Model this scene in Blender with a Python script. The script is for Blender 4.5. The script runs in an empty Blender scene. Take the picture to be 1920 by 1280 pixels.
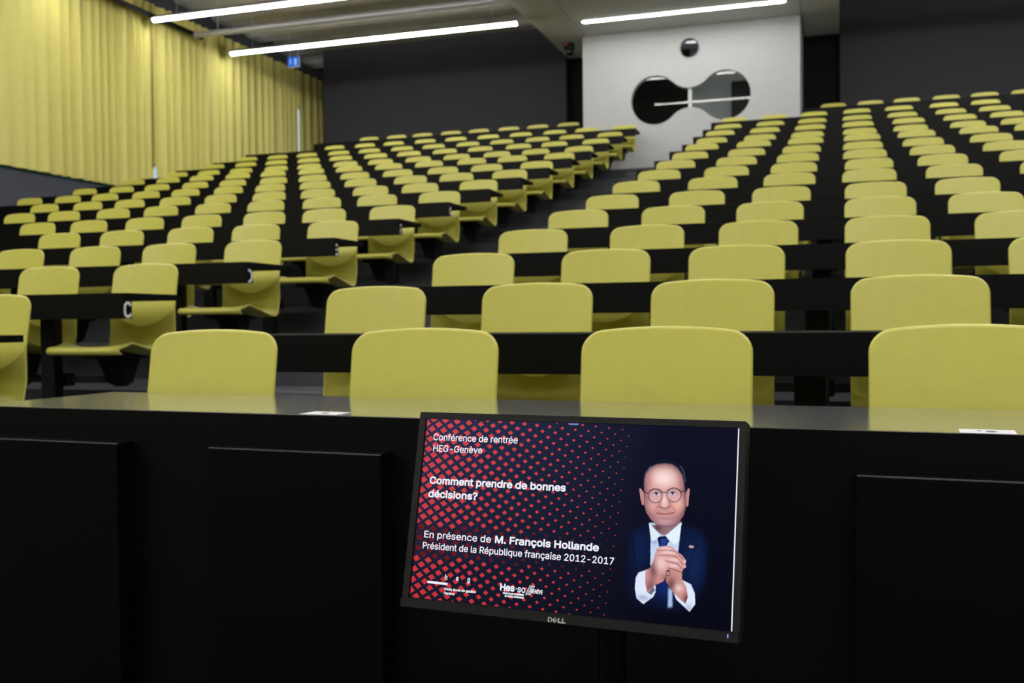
import bpy, bmesh, math, random
import numpy as np
from mathutils import Vector, Matrix
from mathutils.geometry import tessellate_polygon
random.seed(7)
C = bpy.context.scene.collection
CAMZ = 0.913                     # eye height above the floor of the front row

# ------------------------------------------------------------------ materials
def srgb(r, g, b):
    def f(c):
        c /= 255.0
        return c / 12.92 if c <= .04045 else ((c + .055) / 1.055) ** 2.4
    return (f(r), f(g), f(b), 1.0)

def mat(name, col, rough=.5, metal=0.0, spec=.5, noise=.06, nscale=60.0, bump=0.0, bscale=300.0, rnoise=.04, coat=0.0):
    m = bpy.data.materials.new(name); m.use_nodes = True
    nt = m.node_tree; b = nt.nodes['Principled BSDF']
    b.inputs['Roughness'].default_value = rough
    b.inputs['Metallic'].default_value = metal
    b.inputs['Specular IOR Level'].default_value = spec
    b.inputs['Coat Weight'].default_value = coat; b.inputs['Coat Roughness'].default_value = .14
    tc = nt.nodes.new('ShaderNodeTexCoord')
    n = nt.nodes.new('ShaderNodeTexNoise'); n.inputs['Scale'].default_value = nscale; n.inputs['Detail'].default_value = 4
    nt.links.new(tc.outputs['Object'], n.inputs['Vector'])
    r = nt.nodes.new('ShaderNodeValToRGB')
    r.color_ramp.elements[0].position = .3; r.color_ramp.elements[1].position = .7
    r.color_ramp.elements[0].color = tuple(c * (1 - noise) for c in col[:3]) + (1,)
    r.color_ramp.elements[1].color = tuple(min(1, c * (1 + noise)) for c in col[:3]) + (1,)
    nt.links.new(n.outputs['Fac'], r.inputs['Fac'])
    nt.links.new(r.outputs['Color'], b.inputs['Base Color'])
    if rnoise:
        mr = nt.nodes.new('ShaderNodeMapRange')
        mr.inputs['To Min'].default_value = max(0, rough - rnoise); mr.inputs['To Max'].default_value = min(1, rough + rnoise)
        nt.links.new(n.outputs['Fac'], mr.inputs['Value']); nt.links.new(mr.outputs['Result'], b.inputs['Roughness'])
    if bump:
        n2 = nt.nodes.new('ShaderNodeTexNoise'); n2.inputs['Scale'].default_value = bscale; n2.inputs['Detail'].default_value = 3
        nt.links.new(tc.outputs['Object'], n2.inputs['Vector'])
        bp = nt.nodes.new('ShaderNodeBump'); bp.inputs['Strength'].default_value = bump; bp.inputs['Distance'].default_value = .01
        nt.links.new(n2.outputs['Fac'], bp.inputs['Height']); nt.links.new(bp.outputs['Normal'], b.inputs['Normal'])
    return m

def emit(name, col, s):
    m = bpy.data.materials.new(name); m.use_nodes = True
    nt = m.node_tree; nt.nodes.clear()
    o = nt.nodes.new('ShaderNodeOutputMaterial'); e = nt.nodes.new('ShaderNodeEmission')
    e.inputs['Color'].default_value = col; e.inputs['Strength'].default_value = s
    nt.links.new(e.outputs[0], o.inputs[0])
    return m

def emit_attr(name, s=1.0):
    m = emit(name, (1, 1, 1, 1), s); nt = m.node_tree
    a = nt.nodes.new('ShaderNodeVertexColor'); a.layer_name = 'Col'
    nt.links.new(a.outputs['Color'], [n for n in nt.nodes if n.type == 'EMISSION'][0].inputs['Color'])
    return m

def glass(name, tint=(1, 1, 1, 1)):
    m = bpy.data.materials.new(name); m.use_nodes = True
    nt = m.node_tree; nt.nodes.clear()
    o = nt.nodes.new('ShaderNodeOutputMaterial'); mx = nt.nodes.new('ShaderNodeMixShader')
    t = nt.nodes.new('ShaderNodeBsdfTransparent'); t.inputs['Color'].default_value = tint
    g = nt.nodes.new('ShaderNodeBsdfGlossy'); g.inputs['Roughness'].default_value = 0.02
    f = nt.nodes.new('ShaderNodeFresnel'); f.inputs['IOR'].default_value = 1.5
    nt.links.new(f.outputs[0], mx.inputs['Fac']); nt.links.new(t.outputs[0], mx.inputs[1])
    nt.links.new(g.outputs[0], mx.inputs[2]); nt.links.new(mx.outputs[0], o.inputs[0])
    return m

LAMP = 33.0
M = dict(
    yellow=mat('yellow_plastic', (.500, .472, .084), .36, spec=.45, noise=.03, nscale=25),
    black=mat('black_laminate', (.0018, .0018, .0018), .45, spec=.12, noise=.12, nscale=90, rnoise=.03),
    cover=mat('black_cover_panel', (.0012, .0012, .0012), .34, spec=.14, noise=.1, nscale=90, rnoise=.02),
    rowtop=mat('black_row_desktop', (.0022, .0022, .0021), .85, spec=.1, noise=.12, nscale=90),
    blacktop=mat('black_desktop', (.110, .112, .120), .20, spec=1.0, noise=.1, nscale=120, rnoise=.01, coat=1.0),
    metal=mat('black_metal', (.004, .004, .0045), .5, spec=.2, noise=.1, nscale=50),
    carpet=mat('grey_carpet', (.072, .075, .084), .95, spec=.1, noise=.35, nscale=220, bump=.5, bscale=700),
    curtain=mat('yellow_curtain', (.585, .535, .168), .85, spec=.15, noise=.05, nscale=35, bump=.08, bscale=500),
    white=mat('white_paint', (.425, .43, .435), .6, spec=.3, noise=.02, nscale=8),
    dado=mat('slate_paint', (.062, .066, .085), .8, spec=.2, noise=.06, nscale=6),
    panel=mat('dark_acoustic_panel', (.031, .030, .035), .9, spec=.2, noise=.12, nscale=30, bump=.2, bscale=200),
    recess=mat('black_recess', (.007, .007, .007), .9, spec=.1, noise=.1, nscale=20),
    soffit=mat('grey_soffit', (.74, .74, .70), .7, spec=.3, noise=.03, nscale=5),
    deck=mat('metal_deck', (.33, .31, .26), .45, spec=.5, noise=.12, nscale=3),
    grey=mat('grey_aluminium', (.42, .42, .43), .4, metal=.4, noise=.05, nscale=30),
    lit_step_edge=mat('grey_lit_step_edge', (.095, .098, .11), .7, spec=.2, noise=.1, nscale=80),
    edge=mat('edge_highlight', (.075, .077, .085), .35, spec=.5, noise=.25, nscale=40),
    sill=mat('daylight_blue_sill', (.035, .10, .20), .6, noise=.05),
    frame=mat('window_frame_paint', (.55, .55, .56), .5, noise=.03),
    dark=mat('dark_grey_plastic', (.0035, .0035, .0036), .5, spec=.3, noise=.08, nscale=200, bump=.06, bscale=1500),
    screenblack=mat('gloss_black', (.006, .006, .007), .25, noise=.05),
    silver=mat('silver_print', (.50, .50, .48), .4, metal=.3, noise=.04),
    letter=mat('white_lettering', (.75, .75, .75), .6, noise=.03),
    card=mat('white_card', (.58, .58, .60), .6, noise=.02),
    ink=mat('grey_ink', (.06, .07, .06), .6, noise=.05),
    boothgrey=mat('booth_grey', (.34, .355, .34), .8, noise=.04, nscale=4),
    pane=glass('clear_pane', (.9, .93, .93, 1)),
    lamp=emit('lamp_diffuser', (1.0, .985, .95, 1), LAMP),
    signblue=emit('sign_blue', srgb(30, 92, 190), 1.0),
    signwhite=emit('sign_white', srgb(140, 180, 250), 1.0),
    red_led=emit('red_led', srgb(150, 48, 30), 1.0),
    boothlamp=emit('booth_lamp', (1, 1, .95, 1), 6.0),
    slide_white=emit('slide_white', srgb(240, 243, 252), 1.0),
    slide_blue=emit('slide_blue', srgb(105, 140, 205), 1.0),
    power=emit('power_light', srgb(150, 165, 255), 1.0),
    picture=emit_attr('slide_picture', 1.0),
)

# ------------------------------------------------------------------ mesh helpers
class MB:
    def __init__(s): s.v = []; s.f = []
    def add(s, vs, fs):
        o = len(s.v); s.v += [tuple(map(float, v)) for v in vs]; s.f += [tuple(i + o for i in f) for f in fs]; return s
    def box(s, x0, x1, y0, y1, z0, z1):
        return s.add([(x, y, z) for x in (x0, x1) for y in (y0, y1) for z in (z0, z1)],
                     [(0, 1, 3, 2), (4, 6, 7, 5), (0, 4, 5, 1), (2, 3, 7, 6), (0, 2, 6, 4), (1, 5, 7, 3)])
    def hexa(s, low, up):      # two quads, same winding (counter-clockwise seen from above)
        return s.add(list(low) + list(up), [(3, 2, 1, 0), (4, 5, 6, 7)] + [(i, (i + 1) % 4, 4 + (i + 1) % 4, 4 + i) for i in range(4)])
    def tube(s, a, b, r, n=12, r2=None, cap=True):
        a = Vector(a); b = Vector(b); d = (b - a).normalized(); u = d.orthogonal().normalized(); w = d.cross(u); r2 = r if r2 is None else r2
        vs = []
        for p, q in ((a, r), (b, r2)):
            for i in range(n):
                t = 2 * math.pi * i / n; vs.append(p + (u * math.cos(t) + w * math.sin(t)) * q)
        fs = [(i, (i + 1) % n, n + (i + 1) % n, n + i) for i in range(n)]
        if cap: fs += [tuple(range(n))[::-1], tuple(range(n, 2 * n))]
        return s.add(vs, fs)
    def prism(s, pts, fn):     # 2-D outline; fn(p, k) gives the 3-D point on side k = 0, 1
        n = len(pts)
        vs = [fn(p, 0) for p in pts] + [fn(p, 1) for p in pts]
        return s.add(vs, [tuple(range(n))[::-1], tuple(range(n, 2 * n))] + [(i, (i + 1) % n, n + (i + 1) % n, n + i) for i in range(n)])
    def mesh(s, name, m, smooth=False, bevel=0, seg=2, recalc=True):
        me = bpy.data.meshes.new(name); me.from_pydata(s.v, [], s.f); me.materials.append(m)
        if recalc or bevel:
            bm = bmesh.new(); bm.from_mesh(me)
            bmesh.ops.recalc_face_normals(bm, faces=bm.faces)
            if bevel:
                es = [e for e in bm.edges if len(e.link_faces) == 2 and e.calc_face_angle() > .6]
                bmesh.ops.bevel(bm, geom=es, offset=bevel, segments=seg, affect='EDGES', clamp_overlap=True)
            bm.to_mesh(me); bm.free()
        if smooth:
            for p in me.polygons: p.use_smooth = True
            try: me.set_sharp_from_angle(angle=math.radians(40))
            except Exception: pass
        return me

def link(name, me, parent=None, loc=None):
    o = bpy.data.objects.new(name, me); C.objects.link(o)
    if loc is not None: o.location = loc
    if parent is not None: o.parent = parent
    return o
def obj(name, mb, m, parent=None, **k): return link(name, mb.mesh(name, m, **k), parent)
def tag(o, label=None, cat=None, group=None, kind=None):
    if label: o['label'] = label
    if cat: o['category'] = cat
    if group: o['group'] = group
    if kind: o['kind'] = kind
    return o
def thing(name, loc, label, cat, group=None, rz=0):
    o = bpy.data.objects.new(name, None); C.objects.link(o); o.location = loc; o.rotation_euler[2] = rz; o.empty_display_size = .1
    return tag(o, label, cat, group)
def struct(name, mb, m, **k): return tag(obj(name, mb, m, **k), kind='structure')
ORD = ['first', 'second', 'third', 'fourth', 'fifth', 'sixth', 'seventh', 'eighth', 'ninth', 'tenth', 'eleventh', 'twelfth', 'thirteenth', 'fourteenth', 'fifteenth', 'sixteenth']

# ------------------------------------------------------------------ seating geometry (metres)
H = [-.0189, .1360, .3266, .5304, .7493, .9750, 1.2189, 1.4612, 1.7120, 1.9657, 2.2337, 2.4898, 2.7724, 3.0578, 3.3599, 3.6644]
YC = [2.4547 + 1.0471 * r for r in range(15)] + [18.0475]
FL = [h - H[0] for h in H]
TOP, DESK = .894, .72            # chair top and desk top above the row's floor
XW, XR = -10.95, 6.1             # curtain wall, right wall
XA0, XA1 = -3.24, -2.0           # the aisle between the two blocks
RIS = [None] + [YC[n] - .97 for n in range(1, 16)]
YB = 18.6                        # back wall
BX0, BX1, BY = -4.36, -.643, 17.45   # projection booth front
ZS = 5.05 + CAMZ                 # soffit underside
ZC = 5.62 + CAMZ                 # ceiling deck

# ------------------------------------------------------------------ room
fl = MB()
fl.box(XW - .4, XR, -7.2, RIS[1], -.15, 0)
for n in range(1, 15):
    y1 = RIS[n + 1] if n < 14 else RIS[15]
    fl.box(XW - .4, XR, RIS[n], y1 + .02, FL[n] - .5, FL[n])
fl.box(BX0, BX1, RIS[15], BY + .05, FL[14] - .5, FL[14])
fl.box(XW - .4, BX0, RIS[15], 20.6, FL[15] - .5, FL[15])
fl.box(BX1, XR, RIS[15], YB + .2, FL[15] - .5, FL[15])
struct('floor', fl, M['carpet'])
st = MB()
for n in range(0, 14):
    z = (FL[n] + FL[n + 1]) / 2
    st.box(XA0 + .03, XA1 - .03, RIS[n + 1] - .52, RIS[n + 1] + .01, FL[n] - .1, z)
struct('floor_aisle_steps', st, M['carpet'])

ns = MB()  # paler strips paint the light caught by the tread edges
for n in range(0, 14):
    y = RIS[n + 1]; z = (FL[n] + FL[n + 1]) / 2
    ns.box(XA0 + .03, XA1 - .03, y - .523, y - .485, z - .022, z + .003)
    ns.box(XA0 + .03, XA1 - .03, y - .003, y + .035, FL[n + 1] - .022, FL[n + 1] + .003)
struct('step_edge_light', ns, M['lit_step_edge'])
# left wall: slate dado, window strip behind the curtains
ZH = 2.21 + CAMZ                 # curtain hem
struct('wall_left', MB().box(XW - .35, XW + .02, -7.2, 20.6, -.2, ZH - .045), M['dado'])
struct('wall_left_head', MB().box(XW - .35, XW - .12, -7.2, 20.6, 5.36 + CAMZ, ZC + .56), M['dado'])
wf = MB()
for i in range(15):
    y = -6.9 + i * 1.85
    wf.box(XW - .33, XW - .24, y - .03, y + .03, ZH - .1, 5.4 + CAMZ)
wf.box(XW - .33, XW - .24, -7.2, 20.6, ZH - .05, ZH + .02)
struct('window_1', wf, M['frame'])
struct('window_1_sill', MB().box(XW - .24, XW - .06, -7.2, 20.6, ZH - .1, ZH + .035), M['sill'])  # daylight under the curtain hem is put into the sill's blue colour
struct('window_1_pane', MB().add([(XW - .285, -7.2, ZH - .04), (XW - .285, 20.6, ZH - .04), (XW - .285, 20.6, 5.38 + CAMZ), (XW - .285, -7.2, 5.38 + CAMZ)], [(0, 1, 2, 3)]), M['pane'], recalc=False)
struct('wall_right', MB().box(XR, XR + .2, -7.2, 20.6, -.2, ZC + .56), M['panel'])
struct('wall_front', MB().box(XW - .35, XR + .2, -7.4, -7.2, -.2, ZC + .56), M['white'])
# back wall: two dark panels flanking a black recess
struct('wall_back', MB().box(-10.16, -4.98, YB, 20.6, FL[14] - .3, ZC + .56), M['panel'])
struct('wall_back_right', MB().box(-.01, XR, YB, YB + .3, FL[14] - .3, ZC + .56), M['panel'])
struct('wall_recess', MB().box(-4.98, -.01, YB + .22, YB + .4, FL[14] - .3, ZC + .56), M['recess'])
struct('wall_corner', MB().box(XW - .35, -10.1, 20.5, 20.7, FL[14] - .3, ZC + .56), M['deck'])

# ceiling: deep beams running across the room, and the smooth central soffit
def beams(x0, x1):
    b = MB(); b.box(x0, x1, -7.2, 20.6, ZC + .48, ZC + .58)
    y = -7.17
    while y < 20.4:
        prof = [(0, .5), (.04, .12), (.10, .03), (.18, 0), (.58, 0), (.66, .03), (.72, .12), (.76, .5)]
        b.prism([(y + p, ZC + q) for p, q in prof], lambda p, k: ((x0, x1)[k], p[0], p[1]))
        y += 1.1
    return b
struct('ceiling', beams(XW - .35, -4.98), M['deck'])
struct('ceiling_right', beams(-.02, XR), M['deck'])
so = MB()
so.box(-4.98, -4.32, -7.2, YB + .22, ZS, ZC + .42)
so.box(-4.30, -.62, -7.2, YB + .22, ZS + .004, ZC + .42)
so.box(-.60, -.02, -7.2, YB + .22, ZS, ZC + .42)
so.box(-4.97, -.03, -7.2, YB + .2, ZS + .03, ZC + .3)
struct('ceiling_soffit', so, M['soffit'])

# projection booth: white front with a dumbbell window and a round port
def arc(cx, cz, r, a0, a1, n):
    return [(cx + r * math.cos(math.radians(a0 + (a1 - a0) * i / n)), cz + r * math.sin(math.radians(a0 + (a1 - a0) * i / n))) for i in range(n + 1)]
zw = 3.83 + CAMZ; cx = -2.473; dx = .60; R = .425; neck = .17
rf = (dx * dx + neck * neck - R * R) / (2 * (R - neck)); hf = neck + rf
al = math.degrees(math.atan2(hf, dx))
dumb = arc(cx + dx, zw, R, -(180 - al), 180 - al, 40)            # right lobe
dumb += arc(cx, zw + hf, rf, -al, -(180 - al), 20)[1:]           # upper waist
dumb += arc(cx - dx, zw, R, al, 360 - al, 40)[1:]                # left lobe
dumb += arc(cx, zw - hf, rf, 180 - al, al, 20)[1:-1]             # lower waist
port = arc(cx, 4.675 + CAMZ, .165, 0, 360, 32)[:-1]
zb0, zb1 = FL[14], ZS
outer = [(BX0, zb0), (BX1, zb0), (BX1, zb1), (BX0, zb1)]
TH = .14
bo = MB()
loops = [outer, dumb, port]
flat = [p for l in loops for p in l]
tris = tessellate_polygon([[Vector((p[0], p[1], 0)) for p in l] for l in loops])
bo.add([(p[0], BY, p[1]) for p in flat], [tuple(t) for t in tris])
bo.add([(p[0], BY + TH, p[1]) for p in flat], [tuple(reversed(t)) for t in tris])
for l in loops:
    n = len(l)
    bo.add([(p[0], BY, p[1]) for p in l] + [(p[0], BY + TH, p[1]) for p in l], [(i, (i + 1) % n, n + (i + 1) % n, n + i) for i in range(n)])
bo.box(BX0, BX0 + .12, BY + TH, YB + .22, zb0, zb1)
bo.box(BX1 - .12, BX1, BY + TH, YB + .22, zb0, zb1)
struct('wall_booth', bo, M['white'])
ins = MB()
ins.box(BX0 + .12, -2.64, YB + .10, YB + .2, zb0, zb1)
ins.box(BX0 + .12, BX0 + .14, BY + TH, YB + .1, zb0, zb1)
struct('wall_booth_inside', ins, M['recess'])
struct('wall_booth_partition', MB().box(-2.64, BX1 - .12, YB + .08, YB + .2, zb0, zb1).box(BX0 + .12, BX1 - .12, BY + TH, YB + .2, zb1 - .06, zb1), M['boothgrey'])
w2 = MB()
n = len(dumb)
w2.box(cx - .028, cx + .028, BY + .03, BY + .10, zw - neck - .01, zw + neck + .01)
struct('window_2', w2, M['frame'])
pz = MB(); t2 = tessellate_polygon([[Vector((p[0], p[1], 0)) for p in dumb]])
pz.add([(p[0], BY + .07, p[1]) for p in dumb], [tuple(t) for t in t2])
struct('window_2_pane', pz, M['pane'], recalc=False)
p3 = MB(); t3 = tessellate_polygon([[Vector((p[0], p[1], 0)) for p in port]])
p3.add([(p[0], BY + .07, p[1]) for p in port], [tuple(t) for t in t3])
struct('window_3_pane', p3, M['pane'], recalc=False)
ring = MB(); k = len(port)
pr2 = arc(cx, 4.675 + CAMZ, .178, 0, 360, 32)[:-1]
ring.add([(p[0], BY - .012, p[1]) for p in port] + [(p[0], BY - .012, p[1]) for p in pr2] + [(p[0], BY + .02, p[1]) for p in pr2] + [(p[0], BY + .06, p[1]) for p in port],
         [(i, (i + 1) % k, k + (i + 1) % k, k + i) for i in range(k)] + [(k + i, k + (i + 1) % k, 2 * k + (i + 1) % k, 2 * k + i) for i in range(k)] + [(i, (i + 1) % k, 3 * k + (i + 1) % k, 3 * k + i) for i in range(k)])
struct('window_3', ring, M['white'], smooth=True)
t = thing('booth_cabinet', (-1.69, YB - .15, FL[14]), 'tall black cabinet seen through the right lobe of the booth window', 'cabinet')
obj('body', MB().box(-.16, .45, -.2, .2, 0, zw + .40 - FL[14]), M['recess'], t, bevel=.01)
obj('door', MB().box(-.15, .44, -.215, -.201, .05, zw + .38 - FL[14]), M['metal'], t)
t = thing('booth_ceiling_light', (-1.9, BY + .55, ZS - .06), 'dim flat ceiling light inside the projection booth', 'light')
obj('housing', MB().box(-.35, .35, -.12, .12, -.05, 0), M['frame'], t)
obj('diffuser', MB().box(-.33, .33, -.1, .1, -.056, -.051), M['boothlamp'], t)

for o_ in (bpy.data.objects['window_2_pane'], bpy.data.objects['window_3_pane']):      # panes face the hall
    for p_ in o_.data.polygons:
        if p_.normal.y > 0: p_.flip()
    o_.data.update()
# ------------------------------------------------------------------ curtains
def curtain(y0, y1, label, seed, part0=None, part1=None, z0=ZH, z1=5.34 + CAMZ):
    rnd = random.Random(seed)
    n = int((y1 - y0) / .022); ys = [y0 + (y1 - y0) * i / n for i in range(n + 1)]
    # irregular pleats: phase advances at a wandering rate
    ph = []; a = rnd.uniform(0, 6); w = 2 * math.pi / .38
    for i in range(n + 1):
        if i % 14 == 0: w = 2 * math.pi / rnd.uniform(.15, .36)
        a += w * (y1 - y0) / n; ph.append(a)
    am = [.036 + .016 * math.sin(y * 1.7 + seed) + .008 * math.sin(y * 4.3) for y in ys]
    nz = 40; b = MB(); vs = []
    for j in range(nz + 1):
        tz = j / nz; z = z0 + (z1 - z0) * tz
        g = .82 + .30 * (1 - tz)
        for i, y in enumerate(ys):
            s = math.sin(ph[i] + .25 * math.sin(2.2 * tz + y))
            x = XW + .06 + g * am[i] * (s + .22 * math.sin(2 * ph[i] + 1))
            sh = 0
            if part1: sh -= part1[0] * max(0, 1 - (y1 - y) / .3) ** 2 * min(1, max(0, (part1[1] - z) / .10))
            if part0: sh += part0[0] * max(0, 1 - (y - y0) / .3) ** 2 * min(1, max(0, (part0[1] - z) / .10))
            vs.append((x, y + .02 * g * math.cos(ph[i]) + sh, z))
    m = n + 1
    fs = [(j * m + i, j * m + i + 1, (j + 1) * m + i + 1, (j + 1) * m + i) for j in range(nz) for i in range(n)]
    b.add(vs, fs)
    # cloth has a back, 3 mm behind, closed round the border
    b2 = [(x - .004, y, z) for x, y, z in vs]; o = len(vs)
    b.add(b2, [tuple(reversed(f)) for f in fs])
    rim = [i for i in range(m)] + [j * m + n for j in range(1, nz + 1)] + [nz * m + i for i in range(n - 1, -1, -1)] + [j * m for j in range(nz - 1, 0, -1)]
    b.f += [(rim[i], rim[(i + 1) % len(rim)], o + rim[(i + 1) % len(rim)], o + rim[i]) for i in range(len(rim))]
    o = obj('curtain', b, M['curtain'], smooth=True)
    return tag(o, label, 'curtain', 'yellow curtains along the window wall')
curtain(-7.0, 5.2, 'yellow pleated curtain nearest the stage, on the window wall', 3)
curtain(5.16, 14.16, 'long yellow pleated curtain at left, above the slate dado, up to the first bright gap', 5, None, (.085, 2.68 + CAMZ))
curtain(14.08, 18.86, 'yellow pleated curtain between the two bright vertical gaps, behind the upper left seats', 8, (.085, 2.68 + CAMZ), (.12, 4.6 + CAMZ))
curtain(18.78, 20.45, 'narrow dim yellow curtain in the far corner beside the dark back wall', 11, (.12, 4.6 + CAMZ))
t = thing('curtain_rail', (XW + .22, 5.6, 5.06 + CAMZ), 'thin black rail hanging in front of the curtain heads at left', 'rail')
obj('bar', MB().box(-.035, .035, -9.5, 9.66, -.035, .035), M['metal'], t, bevel=.006)
for y in (-6, -1.5, 3, 7.5):
    obj('hanger', MB().tube((0, y, .035), (0, y, .60), .008, 8), M['metal'], t)

# ------------------------------------------------------------------ lamps
def tube_lamp_meshes(L, lit=True):
    r = .055; n = 16
    up = MB(); up.prism([(r * math.cos(math.pi * i / n), r * math.sin(math.pi * i / n) + .004) for i in range(n + 1)], lambda p, k: ((-L / 2, L / 2)[k], p[0], p[1]))
    up.tube((-L / 2 - .03, 0, .004), (-L / 2, 0, .004), r * .98, 20).tube((L / 2, 0, .004), (L / 2 + .03, 0, .004), r * .98, 20)
    dn = MB(); dn.prism([(r * math.cos(math.pi + math.pi * i / n), r * .75 * math.sin(math.pi + math.pi * i / n)) for i in range(n + 1)], lambda p, k: ((-L / 2 + .01, L / 2 - .01)[k], p[0], p[1]))
    return up.mesh('lamp_body', M['grey'], smooth=True), dn.mesh('lamp_diffuser', M['lamp'] if lit else M['grey'], smooth=True)
hang = MB().tube((0, 0, .05), (0, 0, .62), .006, 8).mesh('hanger', M['grey'], smooth=True)
bodyL, diffL = tube_lamp_meshes(5.55)
bodyU, diffU = tube_lamp_meshes(5.5, False)
def lamp(x, y, z, label, body, diff, L, group):
    t = thing('tube_lamp', (x, y, z), label, 'lamp', group)
    link('lamp_body', body, t); link('diffuser', diff, t)
    for s in (-1, 1): link('hanger', hang, t, (s * L * .42, 0, 0))
    return t
ZL = 5.0 + CAMZ
LY = [16.1, 13.9, 11.7, 9.5, 7.3, 5.1, 2.9, .7, -.4, -1.5, -2.6, -3.7, -4.8, -5.9]  # last ones, over the stage, are unseen lamps added to brighten chair fronts
for i, y in enumerate(LY):
    lab = {0: 'lit tube lamp over the left seats, nearest the dark back wall', 1: 'lit tube lamp at the top of the picture, leftmost of the three'}.get(i, 'lit tube lamp above the left seats, out of the picture; stage ones added as fill')
    lamp(-7.92, y, ZL, lab, bodyL, diffL, 5.55, 'tube lamps over the left block')
    lamp(3.0, y, ZL, 'lit tube lamp above the right seats, out of the picture; stage ones added as fill', bodyL, diffL, 5.55, 'tube lamps over the right block')
lamp(-7.92, 15.0, ZL + .03, 'unlit grey tube between the two lit lamps at left', bodyU, diffU, 5.5, 'tube lamps over the left block')
def capsule(L, r, n=10):
    return [(L / 2 - r + r * math.cos(math.radians(-90 + 180 * i / n)), r * math.sin(math.radians(-90 + 180 * i / n))) for i in range(n + 1)] + \
           [(-L / 2 + r + r * math.cos(math.radians(90 + 180 * i / n)), r * math.sin(math.radians(90 + 180 * i / n))) for i in range(n + 1)]
sd = MB().prism(capsule(3.32, .055), lambda p, k: (p[0], p[1], (-.012, .004)[k])).mesh('diffuser', M['lamp'])
sr = MB()
a_, b_ = capsule(3.36, .075), capsule(3.32, .055); n = len(a_)
sr.add([(p[0], p[1], -.006) for p in a_] + [(p[0], p[1], -.006) for p in b_] + [(p[0], p[1], .004) for p in a_], [(i, (i + 1) % n, n + (i + 1) % n, n + i) for i in range(n)] + [(i, (i + 1) % n, 2 * n + (i + 1) % n, 2 * n + i) for i in range(n)])
sr = sr.mesh('trim_ring', M['soffit'])
for i, y in enumerate([16.6, 14.07, 11.55, 9.03, 6.5, 3.98, 1.45, -1.08, -3.6]):
    t = thing('recessed_lamp', (-2.49, y, ZS + .003), 'lit recessed tube lamp in the soffit above the white booth' if i == 0 else 'lit recessed tube lamp in the soffit over the aisle, out of the picture', 'lamp', 'recessed lamps in the soffit')
    link('diffuser', sd, t); link('trim_ring', sr, t)

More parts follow.
